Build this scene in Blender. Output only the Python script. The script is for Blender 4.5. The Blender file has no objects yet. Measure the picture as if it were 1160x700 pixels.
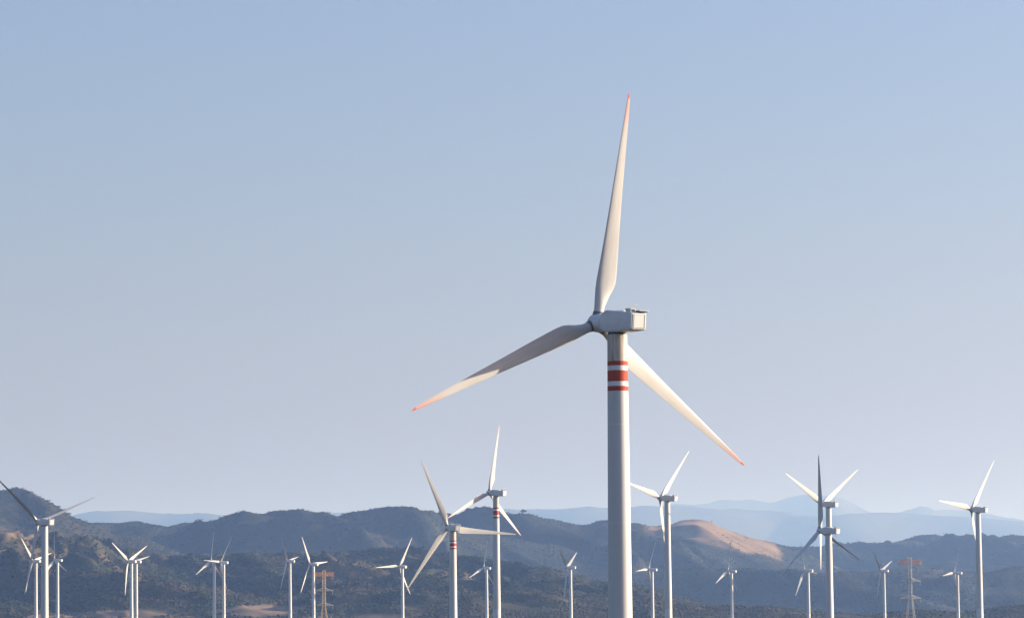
import bpy, math, random
import numpy as np
from mathutils import Vector, Matrix, Euler

scene = bpy.context.scene
R = math.radians

# ------------------------------------------------------------------ camera
F_PX, HORIZON, CAM_Z = 4200.0, 712.0, 17.0
PITCH, ROLL = math.atan(362.0 / F_PX), 0.0087
cam_data = bpy.data.cameras.new("camera")
cam = bpy.data.objects.new("camera", cam_data)
scene.collection.objects.link(cam)
cam_data.sensor_width = 36.0
cam_data.lens = F_PX / 1160.0 * 36.0
cam_data.clip_start = 1.0
cam_data.clip_end = 200000.0
cam.location = (0, 0, CAM_Z)
cam.rotation_euler = (Matrix.Rotation(R(90) + PITCH, 4, 'X') @ Matrix.Rotation(-ROLL, 4, 'Z')).to_euler()
scene.camera = cam

# ------------------------------------------------------------------ sky, sun, exposure
SUN_AZ, SUN_EL = 10.0, 15.5            # azimuth counted from +X towards +Y
world = bpy.data.worlds.new("World")
scene.world = world
world.use_nodes = True
wn = world.node_tree
wn.nodes.clear()
sky = wn.nodes.new("ShaderNodeTexSky")
sky.sky_type = 'NISHITA'
sky.sun_disc = False
sky.sun_elevation = R(SUN_EL)
sky.sun_rotation = R(90.0 - SUN_AZ)
sky.altitude = 50
sky.air_density = 1.3
sky.dust_density = 2.5
sky.ozone_density = 5.0
bg = wn.nodes.new("ShaderNodeBackground")
bg.inputs[1].default_value = 0.089
wo = wn.nodes.new("ShaderNodeOutputWorld")
wb = wn.nodes.new("ShaderNodeMix")            # the picture's cool-magenta white balance
wb.data_type = 'RGBA'; wb.blend_type = 'MULTIPLY'
wb.inputs[0].default_value = 1.0
wb.inputs[7].default_value = (1.24, 0.985, 1.085, 1)
wn.links.new(sky.outputs[0], wb.inputs[6])
wn.links.new(wb.outputs[2], bg.inputs[0])
wn.links.new(bg.outputs[0], wo.inputs[0])

sun_data = bpy.data.lights.new("sun", 'SUN')
sun_data.energy = 5.0
sun_data.angle = R(0.5)
sun_data.color = (1.0, 0.905, 0.76)
sun = bpy.data.objects.new("sun", sun_data)
scene.collection.objects.link(sun)
sdir = Vector((math.cos(R(SUN_EL)) * math.cos(R(SUN_AZ)), math.cos(R(SUN_EL)) * math.sin(R(SUN_AZ)), math.sin(R(SUN_EL))))
sun.rotation_euler = sdir.to_track_quat('Z', 'Y').to_euler()
sun.location = (200, 0, 300)

scene.view_settings.view_transform = 'Standard'
scene.view_settings.look = 'None'
scene.view_settings.exposure = 1.0
scene.view_settings.gamma = 1.0
scene.cycles.use_denoising = True
scene.cycles.max_bounces = 6
scene.cycles.volume_bounces = 1

HAZE_DENSITY = 4.3e-5
HAZE_COLOR = (0.28, 0.465, 0.88, 1)

# ------------------------------------------------------------------ helpers
C = scene.collection

def tag(o, label=None, cat=None, group=None, kind=None):
    if label: o["label"] = label
    if cat: o["category"] = cat
    if group: o["group"] = group
    if kind: o["kind"] = kind
    return o

def empty(name, loc, rz=0.0):
    o = bpy.data.objects.new(name, None)
    o.empty_display_size = 2
    o.location = loc
    o.rotation_euler = (0, 0, rz)
    C.objects.link(o)
    return o

def mesh_obj(name, me, parent=None, mat4=None):
    o = bpy.data.objects.new(name, me)
    C.objects.link(o)
    if parent: o.parent = parent
    if mat4 is not None: o.matrix_local = mat4
    return o

def np_mesh(name, verts, faces, mats=(), smooth=True, mat_index=None):
    """verts (n,3) array, faces (m,k) int array with one k, or a list of tuples"""
    me = bpy.data.meshes.new(name)
    if isinstance(faces, np.ndarray):
        m, k = faces.shape
        me.vertices.add(len(verts))
        me.vertices.foreach_set("co", np.asarray(verts, np.float32).ravel())
        me.loops.add(m * k)
        me.loops.foreach_set("vertex_index", faces.astype(np.int32).ravel())
        me.polygons.add(m)
        me.polygons.foreach_set("loop_start", np.arange(0, m * k, k, dtype=np.int32))
        me.polygons.foreach_set("loop_total", np.full(m, k, np.int32))
        me.update(calc_edges=True)
    else:
        me.from_pydata([tuple(map(float, v)) for v in verts], [], faces)
        me.update()
    for mt in mats: me.materials.append(mt)
    me.polygons.foreach_set("use_smooth", np.full(len(me.polygons), smooth, bool))
    if mat_index is not None:
        me.polygons.foreach_set("material_index", np.asarray(mat_index, np.int32))
    return me

class MB:
    """collects shapes into one mesh"""
    def __init__(s): s.v = []; s.f = []; s.m = []
    def add(s, vs, fs, mi=0):
        b = len(s.v); s.v += [tuple(v) for v in vs]
        s.f += [tuple(b + i for i in f) for f in fs]; s.m += [mi] * len(fs)
    def box(s, c, d, mi=0):
        x, y, z = c; a, b, e = d[0] / 2, d[1] / 2, d[2] / 2
        s.add([(x + i * a, y + j * b, z + k * e) for i in (-1, 1) for j in (-1, 1) for k in (-1, 1)],
              [(0, 1, 3, 2), (4, 6, 7, 5), (0, 4, 5, 1), (2, 3, 7, 6), (0, 2, 6, 4), (1, 5, 7, 3)], mi)
    def bar(s, p, q, w, mi=0, n=4):
        p, q = Vector(p), Vector(q); d = (q - p).normalized()
        u = d.orthogonal().normalized(); v = d.cross(u)
        vs = [];
        for c in (p, q):
            for k in range(n):
                a = 2 * math.pi * (k + .5) / n
                vs.append(c + (u * math.cos(a) + v * math.sin(a)) * w / 2)
        s.add(vs, [(k, (k + 1) % n, n + (k + 1) % n, n + k) for k in range(n)] + [tuple(range(n))[::-1], tuple(range(n, 2 * n))], mi)
    def rings(s, rings, mi=0, cap0=True, cap1=True, mis=None):
        n = len(rings[0]); b = len(s.v)
        for r in rings: s.v += [tuple(v) for v in r]
        for i in range(len(rings) - 1):
            for k in range(n):
                s.f.append((b + i * n + k, b + i * n + (k + 1) % n, b + (i + 1) * n + (k + 1) % n, b + (i + 1) * n + k))
                s.m.append(mis[i] if mis else mi)
        if cap0: s.f.append(tuple(b + k for k in range(n))[::-1]); s.m.append(mis[0] if mis else mi)
        if cap1: s.f.append(tuple(b + (len(rings) - 1) * n + k for k in range(n))); s.m.append(mis[-1] if mis else mi)
    def mesh(s, name, mats, smooth=False, sharp=None):
        me = np_mesh(name, s.v, s.f, mats, smooth, s.m)
        if smooth and sharp:
            me.set_sharp_from_angle(angle=R(sharp))
        return me

# ------------------------------------------------------------------ materials
def new_mat(name):
    m = bpy.data.materials.new(name); m.use_nodes = True
    nt = m.node_tree; b = nt.nodes["Principled BSDF"]
    return m, nt, b

def N(nt, t, **kw):
    n = nt.nodes.new(t)
    for k, v in kw.items():
        if k.startswith('i_'): n.inputs[k[2:]].default_value = v
        else: setattr(n, k, v)
    return n

def ramp(nt, src, stops):
    r = nt.nodes.new("ShaderNodeValToRGB")
    el = r.color_ramp.elements
    while len(el) < len(stops): el.new(0.5)
    for e, (p, c) in zip(el, stops):
        e.position = p; e.color = c if len(c) == 4 else (*c, 1)
    nt.links.new(src, r.inputs[0])
    return r

def paint_mat(name, col, rough=0.45, dirt=(0.5, 0.47, 0.42), amount=0.25, scale=0.6, streak=(1, 1, 0.12)):
    m, nt, b = new_mat(name)
    tc = N(nt, "ShaderNodeTexCoord")
    mp = N(nt, "ShaderNodeMapping"); mp.inputs["Scale"].default_value = streak
    nz = N(nt, "ShaderNodeTexNoise"); nz.inputs["Scale"].default_value = scale; nz.inputs["Detail"].default_value = 6
    nt.links.new(tc.outputs["Object"], mp.inputs[0]); nt.links.new(mp.outputs[0], nz.inputs["Vector"])
    r = ramp(nt, nz.outputs["Fac"], [(0.42, (0, 0, 0)), (0.75, (amount,) * 3)])
    mx = N(nt, "ShaderNodeMix", data_type='RGBA')
    mx.inputs[6].default_value = (*col, 1); mx.inputs[7].default_value = (*dirt, 1)
    nt.links.new(r.outputs[0], mx.inputs[0]); nt.links.new(mx.outputs[2], b.inputs["Base Color"])
    b.inputs["Roughness"].default_value = rough
    b.inputs["Specular IOR Level"].default_value = 0.35
    return m

M_TOWER = paint_mat("tower_white", (0.76, 0.755, 0.745), 0.5, (0.46, 0.42, 0.37), 0.4, 1.1, (1, 1, .07))
M_NAC = paint_mat("nacelle_white", (0.72, 0.71, 0.69), 0.5, (0.45, 0.42, 0.38), 0.35, 0.8, (1, .4, .6))
M_RED = paint_mat("band_red", (0.44, 0.046, 0.008), 0.7, (0.3, 0.07, 0.04), 0.3, 1.2)
M_SEAM = paint_mat("tower_seam", (0.6, 0.595, 0.58), 0.55)
M_DARK = paint_mat("dark_seal_and_shade", (0.05, 0.055, 0.065), 0.6, (0.1, 0.1, 0.1), 0.3)
M_COLLAR = paint_mat("collar_rubber", (0.2, 0.2, 0.2), 0.6, (0.1, 0.1, 0.1), 0.3)
M_STEEL = paint_mat("galvanised_steel", (0.6, 0.58, 0.54), 0.5, (0.3, 0.26, 0.22), 0.4, 0.4, (1, 1, 1))
M_WARM = paint_mat("ochre_steel", (0.6, 0.45, 0.28), 0.5, (0.35, 0.25, 0.16), 0.4, 0.4, (1, 1, 1))
M_TOWER_SHADE = paint_mat("tower_top_shade", (0.62, 0.545, 0.45), 0.5, (0.2, 0.155, 0.12), 0.85, 2.2, (1, 1, .09))  # streaked brown that paints the shade under the nacelle
M_ORANGE = paint_mat("orange_paint", (0.9, 0.38, 0.12), 0.55, (0.5, 0.3, 0.2), 0.4, 0.6, (1, 1, 1))

def blade_mat(name, red):
    m, nt, b = new_mat(name)
    tc = N(nt, "ShaderNodeTexCoord"); sp = N(nt, "ShaderNodeSeparateXYZ")
    nt.links.new(tc.outputs["Object"], sp.inputs[0])
    nz = N(nt, "ShaderNodeTexNoise"); nz.inputs["Scale"].default_value = 0.5; nz.inputs["Detail"].default_value = 5
    mp = N(nt, "ShaderNodeMapping"); mp.inputs["Scale"].default_value = (2.5, 1, .35)
    nt.links.new(tc.outputs["Object"], mp.inputs[0]); nt.links.new(mp.outputs[0], nz.inputs["Vector"])
    r = ramp(nt, nz.outputs["Fac"], [(0.4, (0.60, 0.58, 0.555)), (0.75, (0.52, 0.495, 0.46))])
    out = r.outputs[0]
    if red:
        # faded red paint: full at the tip, worn to a stripe along the leading edge further in
        f1 = N(nt, "ShaderNodeMapRange", interpolation_type='SMOOTHSTEP'); f1.inputs[1].default_value = 31.5; f1.inputs[2].default_value = 38.8
        nt.links.new(sp.outputs[2], f1.inputs[0])
        f2 = N(nt, "ShaderNodeMapRange"); f2.inputs[1].default_value = -0.05; f2.inputs[2].default_value = 0.25
        neg = N(nt, "ShaderNodeMath", operation='MULTIPLY'); neg.inputs[1].default_value = -1
        nt.links.new(sp.outputs[0], neg.inputs[0]); nt.links.new(neg.outputs[0], f2.inputs[0])
        f2.inputs[3].default_value = 0.45; f2.inputs[4].default_value = 1.0
        mu = N(nt, "ShaderNodeMath", operation='MULTIPLY', use_clamp=True)
        nt.links.new(f1.outputs[0], mu.inputs[0]); nt.links.new(f2.outputs[0], mu.inputs[1])
        tip = N(nt, "ShaderNodeMapRange"); tip.inputs[1].default_value = 38.9; tip.inputs[2].default_value = 39.1
        nt.links.new(sp.outputs[2], tip.inputs[0])
        mxm = N(nt, "ShaderNodeMath", operation='MAXIMUM')
        nt.links.new(mu.outputs[0], mxm.inputs[0]); nt.links.new(tip.outputs[0], mxm.inputs[1])
        mx = N(nt, "ShaderNodeMix", data_type='RGBA'); mx.inputs[7].default_value = (0.68, 0.16, 0.09, 1)
        nt.links.new(mxm.outputs[0], mx.inputs[0]); nt.links.new(out, mx.inputs[6]); out = mx.outputs[2]
    nt.links.new(out, b.inputs["Base Color"])
    b.inputs["Roughness"].default_value = 0.42; b.inputs["Specular IOR Level"].default_value = 0.35
    return m
M_BLADE = blade_mat("blade_paint", False)
M_BLADE_RED = blade_mat("blade_paint_red_tip", True)

def land_mat(name, trees=False, k=1.0, scale=1.0, warm=0.0):
    """dry hills: scrub and bare soil, with clearings given by the mesh attribute 'clearing'"""
    m, nt, b = new_mat(name)
    geo = N(nt, "ShaderNodeNewGeometry")
    def noise(scale, detail=6, rough=0.6, dist=0.0):
        n = N(nt, "ShaderNodeTexNoise"); n.inputs["Scale"].default_value = scale; n.inputs["Detail"].default_value = detail
        n.inputs["Roughness"].default_value = rough; n.inputs["Distortion"].default_value = dist
        nt.links.new(geo.outputs["Position"], n.inputs["Vector"]); return n
    big = noise(0.004 * scale, 5, .6, .5); mid = noise(0.025 * scale, 6, .65); fine = noise(0.12 * scale, 4, .7)
    if trees:
        r1 = ramp(nt, big.outputs["Fac"], [(0.3, (0.028 * k, 0.050 * k, 0.030 * k)), (0.5, (0.052 * k, 0.068 * k, 0.042 * k)), (0.72, (0.105 * k, 0.094 * k, 0.060 * k))])
    else:
        r1 = ramp(nt, big.outputs["Fac"], [(0.3, (0.030 * k, 0.064 * k, 0.042 * k)), (0.5, (0.054 * k, 0.082 * k, 0.056 * k)), (0.72, (0.125 * k, 0.112 * k, 0.075 * k))])
    r2 = ramp(nt, (fine if trees else mid).outputs["Fac"], [(0.3, (0.6, 0.6, 0.6)), (0.7, (1.35, 1.32, 1.28))])
    mu = N(nt, "ShaderNodeMix", data_type='RGBA', blend_type='MULTIPLY'); mu.inputs[0].default_value = 1
    nt.links.new(r1.outputs[0], mu.inputs[6]); nt.links.new(r2.outputs[0], mu.inputs[7])
    out = mu.outputs[2]
    if warm:                                                # drier, browner growth on the nearer hills
        mw = N(nt, "ShaderNodeMix", data_type='RGBA', blend_type='MULTIPLY'); mw.inputs[0].default_value = warm
        mw.inputs[7].default_value = (1.45, 0.93, 0.72, 1)
        nt.links.new(out, mw.inputs[6]); out = mw.outputs[2]
    if not trees:
        r3 = ramp(nt, fine.outputs["Fac"], [(0.35, (0.62, 0.64, 0.66)), (0.65, (1.35, 1.33, 1.28))])
        mu2 = N(nt, "ShaderNodeMix", data_type='RGBA', blend_type='MULTIPLY'); mu2.inputs[0].default_value = 1
        nt.links.new(out, mu2.inputs[6]); nt.links.new(r3.outputs[0], mu2.inputs[7]); out = mu2.outputs[2]
        at = N(nt, "ShaderNodeAttribute", attribute_name="clearing")
        tan = ramp(nt, mid.outputs["Fac"], [(0.3, (0.20, 0.135, 0.085)), (0.7, (0.35, 0.245, 0.165))])
        mx = N(nt, "ShaderNodeMix", data_type='RGBA')
        nt.links.new(at.outputs["Fac"], mx.inputs[0]); nt.links.new(out, mx.inputs[6]); nt.links.new(tan.outputs[0], mx.inputs[7])
        out = mx.outputs[2]
    nt.links.new(out, b.inputs["Base Color"])
    b.inputs["Roughness"].default_value = 0.95; b.inputs["Specular IOR Level"].default_value = 0.1
    return m
M_LAND = land_mat("dry_hillside", False, 0.54, 1.0, 0.55)
M_SCRUB = land_mat("scrub_foliage", True, 0.62, 1.0, 0.45)
M_LAND_B = land_mat("wooded_range", False, 0.28, 0.5)
M_SCRUB_B = land_mat("wooded_range_foliage", True, 0.28, 0.5)

# ------------------------------------------------------------------ noise on arrays
def _hash(ix, iy, seed):
    h = (ix.astype(np.int64) * 374761393 + iy.astype(np.int64) * 668265263 + seed * 1274126177) & 0xffffffff
    h = ((h ^ (h >> 13)) * 1274126177) & 0xffffffff
    h = h ^ (h >> 16)
    return h.astype(np.float64) / 0xffffffff

def perlin(x, y, seed=0):
    ix, iy = np.floor(x), np.floor(y); fx, fy = x - ix, y - iy
    u = fx * fx * fx * (fx * (fx * 6 - 15) + 10); v = fy * fy * fy * (fy * (fy * 6 - 15) + 10)
    def g(dx, dy):
        a = _hash(ix + dx, iy + dy, seed) * 2 * np.pi
        return np.cos(a) * (fx - dx) + np.sin(a) * (fy - dy)
    a = g(0, 0) + u * (g(1, 0) - g(0, 0)); b = g(0, 1) + u * (g(1, 1) - g(0, 1))
    return (a + v * (b - a)) * 1.5

def fbm(x, y, seed, octv=5, gain=0.5):
    s = np.zeros_like(x); a = 1.0; f = 1.0; t = 0
    for o in range(octv):
        s += a * perlin(x * f + 13.7 * o, y * f - 7.3 * o, seed + o); t += a; a *= gain; f *= 2.03
    return s / t * 1.6

def ridged(x, y, seed, octv=5, gain=0.5):
    s = np.zeros_like(x); a = 1.0; f = 1.0; w = np.ones_like(x); t = 0
    for o in range(octv):
        n = (1 - np.abs(perlin(x * f + 31.1 * o, y * f + 17.9 * o, seed + o))) ** 2
        s += a * n * w; t += a; w = np.clip(n * 1.3, 0, 1); a *= gain; f *= 2.07
    return s / t

def sstep(a, b, x):
    t = np.clip((x - a) / (b - a), 0, 1); return t * t * (3 - 2 * t)

# directions: photograph pixel -> (x/y, z/y) slopes, used only to set ridge heights at their distances
_f = np.array([0, math.cos(PITCH), math.sin(PITCH)]); _u = np.array([0, -math.sin(PITCH), math.cos(PITCH)]); _r = np.array([1.0, 0, 0])
_r2 = _r * math.cos(ROLL) - _u * math.sin(ROLL); _u2 = _u * math.cos(ROLL) + _r * math.sin(ROLL)
def slope(px, py):
    d = _f + _r2 * (px - 580) / F_PX - _u2 * (py - 350) / F_PX
    return d[0] / d[1], d[2] / d[1]
def profile(pts):
    a = np.array([slope(*p) for p in pts]); return a[:, 0], a[:, 1]

def ground_z(x, y):
    return 14.0 * sstep(500, 5200, np.asarray(y, float)) + 0 * np.asarray(x, float)

# ------------------------------------------------------------------ terrain
FRONT = [(-300, 600), (-120, 588), (0, 601), (40, 603), (90, 604), (124, 609), (142, 617), (165, 624), (194, 629), (220, 629), (246, 627), (292, 625.6), (340, 626),
         (380, 625), (408, 623), (440, 620), (480, 618), (500, 624), (520, 629), (540, 629), (560, 633), (588, 637), (613, 641), (635, 645),
         (650, 649.6), (667, 654), (688, 658), (714, 659), (731, 662), (751, 666), (772, 674), (789, 680), (808, 683.5), (830, 686), (847, 687), (877, 685.5),
         (901, 687), (922, 689), (941, 692), (984, 698), (1010, 701), (1035, 700), (1053, 697), (1070, 694), (1091, 694), (1113, 698), (1145, 698), (1156, 694), (1250, 690), (1500, 680)]
R1 = [(-400, 600), (-150, 575), (0, 555.5), (15, 552.5), (34, 553), (52, 562), (72, 573.6), (88, 584), (103, 590), (121, 595), (145, 602), (200, 622), (300, 650)]
R2 = [(0, 640), (100, 600), (121, 594), (145, 590.5), (160, 590.5), (189, 595.6), (207, 593), (225, 590), (243, 589), (259, 584), (274, 579), (300, 580.5), (340, 576),
      (360, 579), (384, 581.4), (400, 580), (420, 577), (436, 574), (468, 573), (484, 577), (498, 580), (514, 582), (540, 588), (580, 600), (640, 620), (720, 650)]
R3 = [(400, 640), (480, 590), (514, 581.5), (532, 576), (548, 572.4), (556, 572.4), (568, 577), (582, 581), (600, 581), (616, 585.4), (635, 588.6), (656, 593.5), (667, 594),
      (676, 590.7), (686, 588.6), (714, 591.8), (727, 593), (744, 595.6), (761, 593), (772, 589.6), (791, 587.5), (804, 589.6), (821, 596), (836, 601.4), (851, 606.8),
      (873, 612), (890, 618), (920, 628), (960, 645), (1000, 665), (1060, 690)]
R4 = [(780, 640), (840, 622), (873, 613.5), (890, 616.4), (903, 618.6), (922, 618.6), (954, 613.5), (974, 614), (1006, 612.8), (1023, 611.7), (1040, 607.4), (1057, 605),
      (1113, 604.2), (1160, 606.8), (1300, 600), (1500, 615)]
FAR1 = [(-300, 600), (60, 590), (88, 584), (110, 579), (140, 577), (185, 580), (230, 581), (300, 584), (380, 580), (420, 578), (500, 582), (560, 578), (600, 576), (650, 575), (700, 574), (740, 572.5), (800, 574), (860, 577), (940, 583), (1020, 580), (1100, 584), (1160, 590), (1500, 600)]
FAR2 = [(200, 600), (500, 590), (600, 582), (700, 576), (760, 572.5), (800, 569), (826, 566), (869, 567), (899, 563), (925, 560), (944, 557.5), (954, 559), (963, 563), (980, 570), (997, 577),
        (1014, 580), (1031, 578.5), (1049, 574.6), (1075, 575), (1113, 578), (1134, 582), (1160, 587.5), (1400, 592)]

def grid(x0, x1, y0, y1, res):
    nx, ny = int((x1 - x0) / res) + 1, int((y1 - y0) / res) + 1
    X, Y = np.meshgrid(np.linspace(x0, x1, nx), np.linspace(y0, y1, ny))
    return X, Y

def ridge(X, Y, pts, D, wf, wb, bend=0.0, seed=1, pw=1.0, skew=None):
    """a mountain range whose crest runs across at distance D (crest line wanders), real front and back slopes"""
    U, E = profile(pts)
    d = D + bend * perlin(X / 900.0, X * 0 + seed * 3.3, seed)
    if skew is not None: d = d + np.interp(X, *skew)
    u = X / Y
    P = CAM_Z + np.interp(u, U, E) * d - 14.0
    t = (Y - d)
    fr = np.clip(1 + t / wf, 0, 1); bk = np.clip(1 - t / wb, 0, 1)
    g = np.where(t < 0, fr ** pw * (1 - 0.25 * (1 - fr) ** 2), bk * bk * (3 - 2 * bk))
    return np.maximum(P, -20) * g, sstep(.7, 1.0, g)

def calibrate(X, Y, Z, pts, lo, hi, it=3, nb=160):
    U, E = profile(pts)
    bins = np.linspace(lo, hi, nb)
    u = (X / Y)
    idx = np.clip(np.searchsorted(bins, u.ravel()), 1, len(bins) - 1)
    for _ in range(it):
        e = ((Z - CAM_Z) / Y).ravel()
        mxe = np.full(len(bins), -1.0); np.maximum.at(mxe, idx, e)
        tgt = np.interp(bins, U, E)
        ok = mxe > 0.006
        f = np.where(ok, np.clip(tgt, 1e-4, None) / np.clip(mxe, 1e-4, None), 1.0)
        f = np.clip(f, 0.6, 1.6); f[0] = f[1]
        k = np.array([1, 2, 3, 2, 1.0]); k /= k.sum()
        f = np.convolve(np.pad(f, 2, mode='edge'), k, 'valid')
        F_ = np.interp(u, bins, f)
        b = 14.0
        Z = b + (Z - b) * F_
    return Z

def land_mesh(name, X, Y, Z, clearing, mat):
    ny, nx = X.shape
    v = np.stack([X, Y, Z], -1).reshape(-1, 3)
    i = (np.arange(ny - 1)[:, None] * nx + np.arange(nx - 1)[None, :]).ravel()
    f = np.stack([i, i + 1, i + nx + 1, i + nx], 1)
    me = np_mesh(name, v, f, [mat], True)
    a = me.attributes.new("clearing", 'FLOAT', 'POINT')
    a.data.foreach_set("value", clearing.astype(np.float32).ravel())
    return me

# plain, one sheet to the horizon
ys = np.concatenate([np.linspace(-3000, 0, 5), np.linspace(200, 6000, 40), np.linspace(6500, 90000, 40)])
xs = np.linspace(-40000, 40000, 81)
GX, GY = np.meshgrid(xs, ys)
GZ = ground_z(GX, GY)
plain = mesh_obj("ground", land_mesh("ground", GX, GY, GZ, 0.05 + 0 * GX, M_LAND))
tag(plain, kind="structure")

# --- near hills
X, Y = grid(-1500, 1600, 5350, 8400, 7.0)
wx = X + 120 * perlin(X / 500, Y / 500, 5); wy = Y + 120 * perlin(X / 500, Y / 500, 9)
base, cr = ridge(X, Y, FRONT, 7100, 1600, 1200, 180, 2, 0.85)
rel = np.clip(base, 0, None)
rg = ridged((wx + 0.5 * wy) / 620, (wy - 0.2 * wx) / 1000, 11, 6, 0.58)
rg = rg * (1 - .55 * cr) + .62 * .55 * cr
Zh = rel * (0.12 + 1.38 * rg)
foot = np.exp(-((Y - 5800) / 190) ** 2) * (10 + 12 * fbm(X / 260, Y / 400, 21, 3))
foot += np.exp(-((Y - 6080) / 200) ** 2) * (13 + 22 * fbm(X / 300, Y / 300, 27, 3))
Zh = np.maximum(Zh, 0) + np.clip(foot, 0, None) * (1 - sstep(0.25, 0.6, rel / 220))
Zh += 3.0 * fbm(X / 60, Y / 60, 31, 4) * sstep(5400, 5800, Y)
edge = sstep(5350, 5650, Y) * (1 - sstep(8000, 8400, Y))
Za = 14 + Zh * edge
Za = calibrate(X, Y, Za, FRONT, -0.16, 0.16)
Za -= 3 * (1 - sstep(5350, 5420, Y)) + 4 * sstep(8300, 8400, Y)
XA, YA = X, Y
n1 = fbm(X / 220, Y / 160, 41, 5); n2 = fbm(X / 90, Y / 60, 47, 4)
def blob(X, Z_, cx, cz, rx, rz):
    return 1 - sstep(0.6, 1.15, np.sqrt(((X - cx) / rx) ** 2 + ((Z_ - cz) / rz) ** 2) + 0.3 * n2)
clA = 0.02 + 0.08 * sstep(0.25, 0.6, n1) + 0.04 * sstep(0, .7, n2)
for (cx, cz, rx, rz, a) in [(-620, 46, 95, 7, .8), (-700, 44, 60, 6, .6), (-395, 50, 75, 12, .75), (-450, 36, 300, 8, .35), (-300, 120, 70, 30, .25), (-935, 200, 40, 12, .8)]:
    clA = np.maximum(clA, a * blob(X, Za, cx, cz, rx, rz))
hillA = mesh_obj("hills", land_mesh("hills", X, Y, Za, clA, M_LAND)); tag(hillA, kind="structure")

# --- middle ranges
X, Y = grid(-2600, 3000, 8500, 15600, 13.0)
wx = X + 260 * perlin(X / 900, Y / 900, 55); wy = Y + 260 * perlin(X / 900, Y / 900, 59)
rg = ridged((wx + 0.5 * wy) / 760, (wy - 0.25 * wx) / 1600, 61, 6, 0.50)
rg2 = ridged((wx + 1.0 * wy) / 640, (wy - 0.4 * wx) / 1700, 67, 6, 0.5)
w2 = sstep(750, 1100, X) * sstep(10500, 11500, Y)
rg = rg * (1 - w2) + rg2 * w2
sm = sstep(250, 430, X) * (1 - sstep(850, 960, X)) * sstep(10600, 11300, Y) * (1 - sstep(13200, 13600, Y))
rg = rg * (1 - .62 * sm) + .6 * .62 * sm
h1, c1 = ridge(X, Y, R1, 9700, 1250, 900, 150, 3, 0.9)
h1 = np.clip(h1, 0, None)
h2, c2 = ridge(X, Y, R2, 10600, 1900, 1200, 250, 4, 0.85)
h2 = np.clip(h2, 0, None)
h3, c3 = ridge(X, Y, R3, 12000, 2300, 1300, 200, 6, 0.8, ([300, 450, 1100], [-300, -250, 500]))
h3 = np.clip(h3, 0, None)
h4, c4 = ridge(X, Y, R4, 13900, 2600, 1300, 250, 7, 0.8, ([700, 1300, 2200], [300, 0, -700]))
h4 = np.clip(h4, 0, None)
Hm = np.maximum(np.maximum(h1, h2), np.maximum(h3, h4))
cr = np.select([h1 >= Hm, h2 >= Hm, h3 >= Hm], [c1, c2, c3], c4)
crs = cr * (.85 + .12 * sstep(600, 1000, X))
rg = rg * (1 - crs) + .62 * crs
amp = sstep(600, 1000, X)
fade = Hm / 400.0
Zm = Hm * (0.26 - .16 * amp + (1.12 + .3 * amp) * rg) + 3 * fbm(X / 110, Y / 110, 71, 4) * sstep(0.05, .3, fade)
e = sstep(8500, 8800, Y) * (1 - sstep(15200, 15600, Y))
Zm = 14 + Zm * e
SKY = [p for p in R1 if p[0] <= 110] + [p for p in R2 if 121 <= p[0] <= 500] + [p for p in R3 if 514 <= p[0] <= 873] + [p for p in R4 if p[0] >= 890]
Zm = calibrate(X, Y, Zm, SKY, -0.165, 0.165)
Zm -= 4 * (1 - sstep(8500, 8600, Y)) + 4 * sstep(15500, 15600, Y)
XB, YB = X, Y
n1 = fbm(X / 420, Y / 420, 81, 5); n2 = fbm(X / 160, Y / 160, 87, 5)
clB = 0.03 + 0.14 * sstep(0.2, 0.7, n1)
# the bare grassy hill: world x 400..880, upper slopes only
low = np.interp(X, [370, 480, 560, 640, 700, 760, 850, 900], [296, 300, 280, 262, 245, 250, 225, 300])
grass = sstep(380, 440, X) * (1 - sstep(850, 885, X)) * sstep(-14, 8, Zm - low + 9 * n2) * (Y > 11000)
clB = np.maximum(clB, grass * np.clip(0.72 - 0.45 * n2, 0.2, 0.95))
for (cx, cz, rx, rz, a) in [(1440, 320, 60, 14, .6), (1560, 165, 130, 22, .55), (1750, 130, 120, 12, .6), (1180, 170, 120, 30, .35), (300, 335, 40, 8, .5), (120, 390, 60, 6, .3)]:
    clB = np.maximum(clB, a * blob(X, Zm, cx, cz, rx, rz) * (Y > 10500))
clB = np.maximum(clB, .8 * blob(X, Zm, -1290, 270, 60, 12) * (Y < 10500))
hillB = mesh_obj("hills", land_mesh("hills", X, Y, Zm, clB, M_LAND_B)); tag(hillB, kind="structure")

# --- far mountains
X, Y = grid(-11000, 13500, 31000, 60000, 110.0)
rg = ridged((X + .3 * Y) / 5200, Y / 7000, 91, 5, .5)
zs_ = []
for pts, D, wf, wb, sd in ((FAR1, 40000, 6500, 5000, 8), (FAR2, 50000, 6000, 7000, 9)):
    hf = np.clip(ridge(X, Y, pts, D, wf, wb, 900, sd)[0], 0, None) * (0.8 + 0.25 * rg) * sstep(31000, 33000, Y)
    zs_.append(calibrate(X, Y, 14 + hf, pts, -0.16, 0.16, 3, 70))
Zf = np.maximum(zs_[0], zs_[1])
Zf -= 6 * (1 - sstep(31000, 32000, Y)) + 6 * sstep(59000, 60000, Y)
far = mesh_obj("mountains", land_mesh("mountains", X, Y, Zf, 0.1 + 0 * X, M_LAND)); tag(far, kind="structure")

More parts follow.
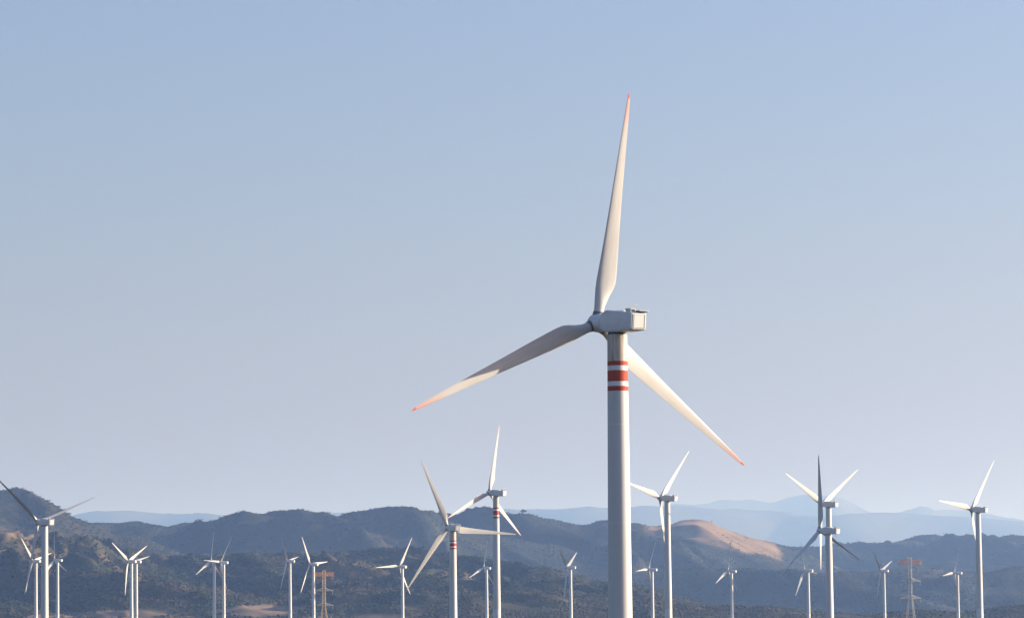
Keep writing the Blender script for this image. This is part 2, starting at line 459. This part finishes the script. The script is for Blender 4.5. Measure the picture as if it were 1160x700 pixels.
# ------------------------------------------------------------------ scrub woodland on the hills (nobody could count it)
def ico():
    t = (1 + 5 ** .5) / 2
    v = np.array([(-1, t, 0), (1, t, 0), (-1, -t, 0), (1, -t, 0), (0, -1, t), (0, 1, t), (0, -1, -t), (0, 1, -t), (t, 0, -1), (t, 0, 1), (-t, 0, -1), (-t, 0, 1)], float)
    v /= np.linalg.norm(v[0])
    f = np.array([(0, 11, 5), (0, 5, 1), (0, 1, 7), (0, 7, 10), (0, 10, 11), (1, 5, 9), (5, 11, 4), (11, 10, 2), (10, 7, 6), (7, 1, 8),
                  (3, 9, 4), (3, 4, 2), (3, 2, 6), (3, 6, 8), (3, 8, 9), (4, 9, 5), (2, 4, 11), (6, 2, 10), (8, 6, 7), (9, 8, 1)])
    return v, f
IV, IF = ico()
def woodland(X, Y, Z, cl, n, r0, r1, seed, umax, zmin):
    rng = np.random.default_rng(seed)
    ny, nx = X.shape
    gi = rng.integers(1, ny - 1, n * 6); gj = rng.integers(1, nx - 1, n * 6)
    x, y, z, c = X[gi, gj], Y[gi, gj], Z[gi, gj], cl[gi, gj]
    dz = Z[gi + 1, gj] - Z[gi - 1, gj]                      # the slopes that fall towards the plain
    dens = fbm(x / 140, y / 140, seed + 3, 4)
    keep = (np.abs(x / y) < umax) & (z > zmin) & (dz > -3) & (rng.random(len(x)) > c * 1.45) & (dens > -0.35 + .5 * rng.random(len(x)) - .25)
    x, y, z = x[keep][:n], y[keep][:n], z[keep][:n]
    res = X[0, 1] - X[0, 0]
    m = len(x)
    jx = (rng.random(m) - .5) * res; jy = (rng.random(m) - .5) * res
    r = r0 + (r1 - r0) * rng.random(m) ** 2
    P = np.stack([x + jx, y + jy, z + .25 * r], 1)
    V = IV[None] * (1 + .45 * (rng.random((m, 12, 1)) - .5)) * r[:, None, None] * np.array([1, 1, .7]) + P[:, None]
    Fc = IF[None] + (np.arange(m) * 12)[:, None, None]
    return V.reshape(-1, 3), Fc.reshape(-1, 3)
va, fa = woodland(XA, YA, Za, clA, 200000, 1.3, 3.2, 101, 0.17, 16)
wa = mesh_obj("woodland", np_mesh("woodland", va, fa, [M_SCRUB], True))
tag(wa, "dark dry scrub woodland covering the nearer brown hills behind the small turbines", "woodland", kind="stuff")
vb, fb = woodland(XB, YB, Zm, clB, 220000, 1.2, 2.8, 103, 0.165, 40)
wb = mesh_obj("woodland", np_mesh("woodland", vb, fb, [M_SCRUB_B], True))
tag(wb, "hazy blue-green woodland on the taller ridges beyond the brown hills", "woodland", kind="stuff")

# ------------------------------------------------------------------ wind turbines
ST = [(1.2, 1.7, 1.0, 15, .5), (2.8, 1.75, 1.0, 15, .5), (4.6, 2.5, .62, 15, .42), (6.0, 3.2, .42, 13.5, .36), (7.2, 3.55, .33, 12.5, .33), (8.6, 3.5, .28, 11, .32), (11, 3.25, .25, 9, .31),
      (15, 2.8, .22, 6.5, .30), (20, 2.3, .2, 4.5, .30), (27, 1.68, .18, 2.5, .30), (33, 1.15, .16, 1.2, .30), (37, .75, .15, .5, .30), (39, .5, .15, 0, .30), (39.7, .34, .15, 0, .32), (40, .08, .2, 0, .4)]
def blade_mesh(name, mat, bend):
    """pitch axis +Z, leading edge towards -X, upwind +Y"""
    mb = MB(); rs = []
    n = 28
    zs = np.unique(np.concatenate([np.array([s[0] for s in ST]), np.linspace(9, 38, 24)]))
    A = np.array(ST)
    for z in zs:
        ch, tc, tw, ax = [np.interp(z, A[:, 0], A[:, k]) for k in (1, 2, 3, 4)]
        b = math.radians(tw); ring = []
        rnd = np.clip((tc - .35) / .65, 0, 1)
        for k in range(n):
            a = 2 * math.pi * k / n
            s = (1 - math.cos(a)) / 2              # 0 at leading edge .. 1 trailing
            prof = 2.6 * (0.2969 * math.sqrt(max(s, 0)) - .126 * s - .3516 * s * s + .2843 * s ** 3 - .1015 * s ** 4) * 2 * tc
            circ = math.sqrt(max(0.25 - (s - .5) ** 2, 0)) * tc
            yy = (prof * .75 * (1 - rnd) + circ * rnd) * (1 if a <= math.pi else -1)
            if a > math.pi: yy *= (1 - .25 * (1 - rnd))
            xx = (s - ax)
            X_, Y_ = xx * ch, yy * ch
            # rotate by twist: leading edge (-X) goes upwind (+Y)
            xr = X_ * math.cos(b) + Y_ * math.sin(b)
            yr = -X_ * math.sin(b) + Y_ * math.cos(b)
            ring.append((xr, yr - bend * (z / 40) ** 2, z))
        rs.append(ring)
    mb.rings(rs)
    return mb.mesh(name, [mat], True, 50)
BLADE = blade_mesh("blade", M_BLADE, 0.3)
BLADE_A = blade_mesh("blade", M_BLADE_RED, 0.42)

def hub_mesh():
    mb = MB(); rs = []; n = 36
    for (y, r) in [(-2.6, 1.2), (-2.45, 1.35), (-1.9, 1.5), (-1, 1.6), (0, 1.62), (.6, 1.55), (1.1, 1.35), (1.5, 1.02), (1.8, .6), (1.9, .2)]:
        rs.append([(r * math.cos(2 * math.pi * k / n), y, r * math.sin(2 * math.pi * k / n)) for k in range(n)])
    mb.rings([r[::-1] for r in rs])
    for k in range(3):                                    # dark collars where the blades leave the spinner
        rot = Matrix.Rotation(2 * math.pi * k / 3, 3, 'Y')
        ring = []
        for (z, r) in [(1.1, 1.0), (1.68, 1.0), (1.68, .93), (1.95, .93), (1.95, .8)]:
            ring.append([rot @ Vector((r * math.cos(2 * math.pi * j / 24), r * math.sin(2 * math.pi * j / 24), z)) for j in range(24)])
        mb.rings(ring, 1, True, False)
    return mb.mesh("spinner", [M_NAC, M_COLLAR], True, 40)
HUB = hub_mesh()

def nacelle_mesh():
    # sections along -y (downwind); rounded-corner box; frame origin at rotor centre
    secs = [(-2.35, 1.05, 1.3, -1.0), (-2.7, 1.25, 1.55, -1.2), (-4.3, 1.58, 2.1, -1.5), (-4.8, 1.62, 2.2, -1.55), (-5.6, 1.64, 2.2, -1.55), (-9, 1.64, 2.08, -1.35), (-12.2, 1.62, 1.92, -1.05), (-12.4, 1.52, 1.82, -.95)]
    mb = MB(); rs = []
    for (y, hw, zt, zb) in secs:
        c = .22; ring = []
        for (cx, cz, a0) in ((hw - c, zt - c, 0), (-hw + c, zt - c, 90), (-hw + c, zb + c * 2, 180), (hw - c, zb + c * 2, 270)):
            for j in range(4):
                a = math.radians(a0 + 30 * j)
                ring.append((cx + c * math.cos(a), y, cz + (c if a0 < 180 else 2 * c) * math.sin(a)))
        rs.append(ring)
    mb.rings(rs)
    # side seam lines; yaw skirt, coloured dark to paint the shade below the nacelle
    n = 32
    for (z0, z1, r) in ((-2.35, -1.0, 1.5),):
        mb.rings([[(r * math.cos(2 * math.pi * k / n), -6 + r * math.sin(2 * math.pi * k / n), z) for k in range(n)] for z in (z0, z1)], 1)
    for sx in (-1, 1):
        mb.box((sx * 1.645, -8.5, .7), (.03, 6.8, .05), 2)
        mb.box((sx * 1.645, -8.9, .4), (.03, .05, 2.8), 2)
    return mb.mesh("nacelle", [M_NAC, M_DARK, M_STEEL], True, 28)
NAC = nacelle_mesh()

def rear_panel_mesh():
    mb = MB(); y = -12.99
    for (cx, cz, w, h) in ((-1.18, 1.1, .1, 2.5), (1.22, 1.1, .1, 2.5), (0, -.1, 2.5, .1), (.02, 2.3, 2.5, .1)): mb.box((cx, y, cz), (w, .12, h), 0)
    mb.box((0, y + .02, 1.1), (2.3, .06, 2.3), 0)
    mb.box((-1.02, y - .02, 1.08), (.07, .06, 2.3), 1)
    mb.box((.1, y - .02, .02), (2.1, .06, .06), 1)
    return mb.mesh("rear_panel", [M_NAC, M_DARK, M_STEEL])
def hood_mesh():
    mb = MB()
    mb.box((.75, -12.35, 2.78), (1.75, 1.5, .20), 1)      # dark gap
    mb.box((.75, -12.45, 2.95), (1.95, 1.9, .12), 0)      # lid
    return mb.mesh("roof_hood", [M_NAC, M_DARK])
def mast_mesh(h):
    mb = MB()
    mb.bar((0, 0, 0), (0, 0, h), .07, 0, 8)
    mb.bar((-.28, 0, h - .15), (.28, 0, h - .15), .05, 0, 6)
    for s in (-1, 1):
        mb.bar((s * .28, 0, h - .2), (s * .28, 0, h + .12), .11, 0, 8)
    return mb.mesh("wind_mast", [M_STEEL])
def cooler_mesh():
    mb = MB()
    mb.box((-.95, -11.9, 2.95), (.95, 1.3, .65), 0)
    mb.box((-.95, -12.555, 2.95), (.7, .04, .4), 1)
    return mb.mesh("cooler_box", [M_NAC, M_DARK])
def hatch_mesh():
    mb = MB(); mb.box((0, -7.5, 2.72), (1.3, 2.6, .14), 0)
    return mb.mesh("roof_hatch", [M_NAC])
COOLER, HATCH = cooler_mesh(), hatch_mesh()
REAR, HOOD, MAST = rear_panel_mesh(), hood_mesh(), mast_mesh(1.35)
def lamp_mesh():
    mb = MB(); mb.bar((0, 0, 0), (0, 0, .3), .22, 1, 12); mb.bar((0, 0, .3), (0, 0, .55), .3, 0, 12)
    return mb.mesh("warning_lamp", [M_RED, M_STEEL])
LAMP = lamp_mesh()

def tower_mesh(h, bands, n):
    """h: height of the rotor axis above the base; bands: (start, scale) below the rotor axis"""
    top = h - 2.45
    rad = lambda z: 1.69 + .0075 * (top - z)
    lv = [(0, 0), (top, 0)]
    zs = [0, .35, .36]; mi = [3, 3, 0]
    rr = [2.45, 2.45, rad(.36)]
    seams = [top * k for k in (.27, .52, .77)]
    marks = []
    for s in seams: marks += [(s, 0), (s + .10, 2)]
    if bands:
        b0, sc = bands
        for (a, b) in ((0, .76), (1.58, 3.44), (4.24, 5.05)):
            marks += [(h - b0 - b * sc, 1), (h - b0 - a * sc, 0)]
    marks.sort()
    zs2 = [(0, 0)] + marks
    mb = MB(); prev = 0; rings = []; mis = []
    levels = [0.0] + [m[0] for m in marks] + [top]
    cols = [0] + [m[1] for m in marks]
    for z in levels:
        r = rad(z); rings.append([(r * math.cos(2 * math.pi * k / n), r * math.sin(2 * math.pi * k / n), z) for k in range(n)])
    if bands: cols[-1] = 3                                 # top length: the nacelle's shade painted on as streaked brown
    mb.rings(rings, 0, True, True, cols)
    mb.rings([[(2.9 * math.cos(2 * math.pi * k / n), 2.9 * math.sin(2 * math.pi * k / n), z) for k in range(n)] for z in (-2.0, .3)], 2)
    return mb.mesh("tower", [M_TOWER, M_RED, M_SEAM, M_TOWER_SHADE], True, 30)

TILT = R(5)
def turbine(hub, psi, phi, ov, label, group, detail=0, bands=None, redtip=False, pitch=0.0):
    hx, hy, hz = hub
    ps = R(psi)
    bx_, by_ = hx + ov * math.sin(ps), hy - ov * math.cos(ps)      # tower stands downwind of the rotor
    bz = float(ground_z(bx_, by_))
    root = empty("wind_turbine", (bx_, by_, bz), ps)
    tag(root, label, "wind turbine", group)
    H = hz - bz
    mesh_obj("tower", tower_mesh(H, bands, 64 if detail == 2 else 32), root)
    frame = Matrix.Translation((0, ov, H)) @ Matrix.Rotation(TILT, 4, 'X')
    nfr = Matrix.Translation((0, 6.0 * math.cos(TILT), H + (6.0 - ov) * math.sin(TILT) * -1)) @ Matrix.Rotation(TILT, 4, 'X')
    nac = mesh_obj("nacelle", NAC, root, nfr)
    if detail >= 1:
        off = Matrix.Translation((0, .55, -.7))
        mesh_obj("rear_panel", REAR, nac, off)
        mesh_obj("roof_hood", HOOD, nac, off)
        mesh_obj("cooler_box", COOLER, nac, off)
        mesh_obj("roof_hatch", HATCH, nac, Matrix.Translation((0, 0, -.58)))
    if detail == 2:
        mesh_obj("wind_mast", MAST, nac, Matrix.Translation((-.2, -10.2, 1.98)) @ Matrix.Rotation(R(6), 4, 'X'))
        mesh_obj("wind_mast", MAST, nac, Matrix.Translation((.9, -10.5, 1.98)) @ Matrix.Rotation(R(-8), 4, 'X'))
        mesh_obj("warning_lamp", LAMP, nac, Matrix.Translation((-.9, -9.9, 1.98)))
    mesh_obj("spinner", HUB, root, frame @ Matrix.Rotation(R(phi), 4, 'Y'))
    bm_ = BLADE_A if redtip else BLADE
    for k in range(3):
        mesh_obj("blade", bm_, root, frame @ Matrix.Rotation(R(phi + 120 * k), 4, 'Y') @ Matrix.Rotation(-R(pitch), 4, 'Z'))
    return root

G1 = "wind turbines standing across the plain"
#        hub x,y,z                 yaw   phase  ov   pitch detail bands red  label
SPEC = [
 ((14.58, 633.24, 69.05),          32.9,   6.5, 6.0,  0, 2, (7.0, 1.0), True,  "huge foreground wind turbine with red rings below its nacelle and orange blade tips"),
 ((-256.82, 2003.17, 76.65),       42.6,  69.5, 6.3, 74, 1, None, False, "plain white turbine at the far left, one dark blade running out of the photo"),
 ((-593.12, 4576.25, 105.55),      61.9,  74.8, 5.0,  0, 0, None, False, "small turbine just left of the big left-edge tower, broad white blade up left"),
 ((-597.93, 4830.36, 111.37),      69.5, 110.8, 4.8, -60, 0, None, False, "small turbine just right of the big left-edge tower, blades half hidden behind it"),
 ((-654.36, 4570.9, 113.57),       50.0,  80.0, 5.0, -60, 0, None, False, "turbine beyond the left edge, only one thin white blade end showing"),
 ((-452.2, 4350.4, 99.9),          59.3,  61.9, 5.0,  0, 0, None, False, "left one of a close small pair, three bright blades in a Y"),
 ((-459.0, 4470.51, 101.84),  65.7,  80.4, 4.8, 60, 0, None, False, "right one of a close small pair beside the bright Y rotor, thin blade reaching right"),
 ((-394.2, 4830.36, 107.88),       63.8,   2.9, 4.8, -60, 0, None, False, "small turbine left of its twin over a dark valley, pale blade down left"),
 ((-381.58, 4830.36, 106.62),      59.7,  32.8, 4.8, -60, 0, None, False, "small turbine right of its twin over a dark valley, thin blade up right"),
 ((-301.67, 4925.59, 109.38),      70.9,  81.3, 4.8, 60, 0, None, False, "small turbine second to the left of the left pylon, short blade pointing right"),
 ((-246.25, 4477.18, 96.91),       61.1,  85.1, 5.0,  0, 0, None, False, "small turbine directly beside the left orange-topped pylon, bright blade up left"),
 ((-138.78, 4489.28, 93.21),       46.4,  27.7, 5.0,  0, 0, None, False, "small turbine with one blade level left, just left of the ringed turbines"),
 ((-35.02, 1973.3, 70.82),         24.8,  94.7, 6.3,  0, 1, (6.9, .9), False, "red-ringed turbine with a long blade level right across the next tower"),
 ((-43.26, 5256.57, 103.33),       58.1,   7.9, 4.8, -60, 0, None, False, "small turbine low between the two middle red-ringed towers, thin blade upright"),
 ((-14.14, 2151.7, 95.68),         51.7,   7.4, 5.0,  2, 1, (8.6, 1.25), True, "red-ringed turbine with one blade almost straight up and an orange-tipped lower blade"),
 ((62.78, 4452.77, 90.11),         71.4,  62.7, 4.8, 60, 0, None, False, "small turbine just left of the foreground tower, one white blade slanting up right"),
 ((165.9, 4593.93, 88.83),         64.9,  25.7, 4.8, -60, 0, None, False, "small turbine just right of the foreground tower, short white blade pointing left"),
 ((87.86, 2224.22, 94.32),         53.0,  43.0, 5.0,  0, 1, None, False, "plain white turbine right of the foreground tower, one blade tip hidden behind that tower"),
 ((269.74, 4692.54, 87.5),         63.8,   6.3, 4.8, -60, 0, None, False, "small turbine below the bare tan hill, dark blade upright and white one down left"),
 ((367.86, 4710.02, 87.7),         61.2,  94.6, 4.8, -50, 0, None, False, "small turbine low left of the grey-bladed large turbine, white blade steeply down left"),
 ((187.08, 2255.57, 90.8),         46.2,  56.5, 5.4,  0, 1, None, False, "white-bladed turbine behind the grey-bladed one, two upper blades in a wide V"),
 ((161.4, 1958.69, 67.23),         47.5, 113.4, 5.6, 82, 1, None, False, "large turbine with narrow grey shaded blades, standing before a white-bladed one"),
 ((486.32, 4936.02, 89.86),        61.7,  70.1, 4.8, 60, 0, None, False, "small turbine just left of the right orange-topped pylon, short blade up right"),
 ((590.81, 4993.27, 87.13),        61.5,  22.9, 4.8, -60, 0, None, False, "small turbine just left of the rightmost large turbine, thin blade level left"),
 ((290.81, 2358.5, 90.04),         51.4,  36.7, 4.8,  0, 1, None, False, "rightmost large turbine, plain white, broad blade reaching left and another up right"),
]
for (hub, psi, phi, ov, pit, det, bands, red, lab) in SPEC:
    turbine(hub, psi, phi, ov, lab, G1, det, bands, red, pit)

# ------------------------------------------------------------------ lattice pylons
def pylon(x, y, top, label, rz, mat):
    z0 = float(ground_z(x, y)); H = top - z0
    root = empty("transmission_tower", (x, y, z0), rz)
    tag(root, label, "pylon", "lattice power pylons")
    zA, zB, zC = H - 2.0, H - 12.0, H - 21.5           # heights of the three cross arms
    hw = lambda z: .85 if z > zC + 1 else .85 + (zC + 1 - z) * .105
    mb = MB(); lv = [H + 1.5]
    z = H
    while z > zC: lv.append(z); z -= 2.1
    while z > 3: lv.append(z); z -= 2.0 * hw(z)
    lv.append(0)
    for a, b in zip(lv[:-1], lv[1:]):
        wa_, wb_ = hw(a), hw(b)
        cs = [(1, 1), (-1, 1), (-1, -1), (1, -1)]
        for k in range(4):
            p, q = cs[k], cs[(k + 1) % 4]
            mb.bar((p[0] * wa_, p[1] * wa_, a), (p[0] * wb_, p[1] * wb_, b), .17)
            mb.bar((p[0] * wa_, p[1] * wa_, a), (q[0] * wb_, q[1] * wb_, b), .075)
            mb.bar((q[0] * wa_, q[1] * wa_, a), (p[0] * wb_, p[1] * wb_, b), .075)
            mb.bar((p[0] * wb_, p[1] * wb_, b), (q[0] * wb_, q[1] * wb_, b), .075)
    mesh_obj("lattice_mast", mb.mesh("lattice_mast", [mat]), root)
    def arm(z, L, hgt, mat, w, pointed):
        m = MB()
        for s in (-1, 1):
            for yy in (-1, 1):
                y1 = yy * 1.0; y2 = yy * (.25 if pointed else 1.0)
                h2 = .15 if pointed else hgt
                m.bar((s * 1, y1, z), (s * L, y2, z), w)
                m.bar((s * 1, y1, z + hgt), (s * L, y2, z + h2), w)
                nn = 4
                for k in range(nn):
                    t0, t1 = k / nn, (k + 1) / nn
                    P = lambda t, top_: Vector((s * (1 + (L - 1) * t), y1 + (y2 - y1) * t, z + (hgt + (h2 - hgt) * t if top_ else 0)))
                    m.bar(P(t0, k % 2 == 0), P(t1, k % 2 == 1), w * .75)
                    m.bar(P(t1, False), P(t1, True), w * .75)
                    if yy == 1 and pointed:
                        Q = lambda t, s_: Vector((s * (1 + (L - 1) * t), s_ * abs(y1 + (y2 - y1) * t), z))
                        m.bar(Q(t0, 1), Q(t1, -1), w * .7)
            m.bar((s * L, -.25 if pointed else -1, z), (s * L, .25 if pointed else 1, z), w)
        return mesh_obj("cross_arm", m.mesh("cross_arm", [mat]), root)
    arm(zA - .6, 6.2, 2.6, M_ORANGE, .17, False)
    a2 = arm(zB, 6.0, 1.9, M_STEEL, .2, True)
    a3 = arm(zC, 6.2, 1.9, M_STEEL, .2, True)
    for a_, zz in ((a2, zB), (a3, zC)):
        for s in (-1, 1):
            m = MB(); m.bar((s * 5.7, 0, zz), (s * 5.7, 0, zz - 2.4), .06, 0, 6)
            for k in range(8): m.bar((s * 5.7, 0, zz - .4 - k * .22), (s * 5.7, 0, zz - .48 - k * .22), .3, 0, 10)
            mesh_obj("insulator_string", m.mesh("insulator_string", [M_STEEL]), a_)
    return root
def place(px, D):
    return slope(px, 660)[0] * D
pylon(place(367, 2400), 2400, 54.5, "steel lattice pylon with an orange top arm on the left, next to a small turbine", R(-12), M_WARM)
pylon(place(1031, 2080), 2080, 53.5, "steel lattice pylon with an orange top arm on the right, before the blue hills", R(8), M_STEEL)

# ------------------------------------------------------------------ the lone tree on the ridge
u0 = slope(599, 581)[0]
sel = np.abs(XB / YB - u0) < 0.002
el = np.where(sel, (Zm - CAM_Z) / YB, -1)
k = np.unravel_index(np.argmax(el), el.shape)
tx, ty, tz = float(XB[k]), float(YB[k]), float(Zm[k])
troot = empty("ridge_tree", (tx, ty, tz - 1))
tag(troot, "lone dark round tree standing on the skyline left of the foreground tower", "tree")
m = MB(); m.bar((0, 0, 0), (0, 0, 7), 1.0, 0, 8); m.bar((0, 0, 4), (3, 0, 8), .5, 0, 6); m.bar((0, 0, 4), (-3, 1, 8), .5, 0, 6)
mesh_obj("trunk", m.mesh("trunk", [M_SCRUB], True), troot)
rng = np.random.default_rng(5); vs = []; fs = []
for i in range(60):
    c = np.array([rng.normal(0, 4.2), rng.normal(0, 3), 8.5 + rng.normal(0, 1.7)])
    vs.append(IV * (1 + .5 * (rng.random((12, 1)) - .5)) * (1.2 + rng.random()) + c); fs.append(IF + 12 * i)
mesh_obj("crown", np_mesh("crown", np.concatenate(vs), np.concatenate(fs), [M_SCRUB], True), troot)

# ------------------------------------------------------------------ haze
top = float(max(Zf.max(), Zm.max())) + 40
hz = MB()
hz.box((0, 43500, (top - 1.0) / 2), (80400, 93400, top + 1.0))
hm = bpy.data.materials.new("haze"); hm.use_nodes = True
hm.node_tree.nodes.clear()
ho = hm.node_tree.nodes.new("ShaderNodeOutputMaterial"); pv = hm.node_tree.nodes.new("ShaderNodeVolumePrincipled")
pv.inputs["Color"].default_value = HAZE_COLOR
pv.inputs["Density"].default_value = HAZE_DENSITY
pv.inputs["Absorption Color"].default_value = (1, 1, 1, 1)
pv.inputs["Anisotropy"].default_value = 0.35
hm.node_tree.links.new(pv.outputs[0], ho.inputs["Volume"])
haze = mesh_obj("haze", hz.mesh("haze", [hm])); tag(haze, kind="stuff")
haze["label"] = "pale bluish haze lying over the plain and hills"; haze["category"] = "haze"
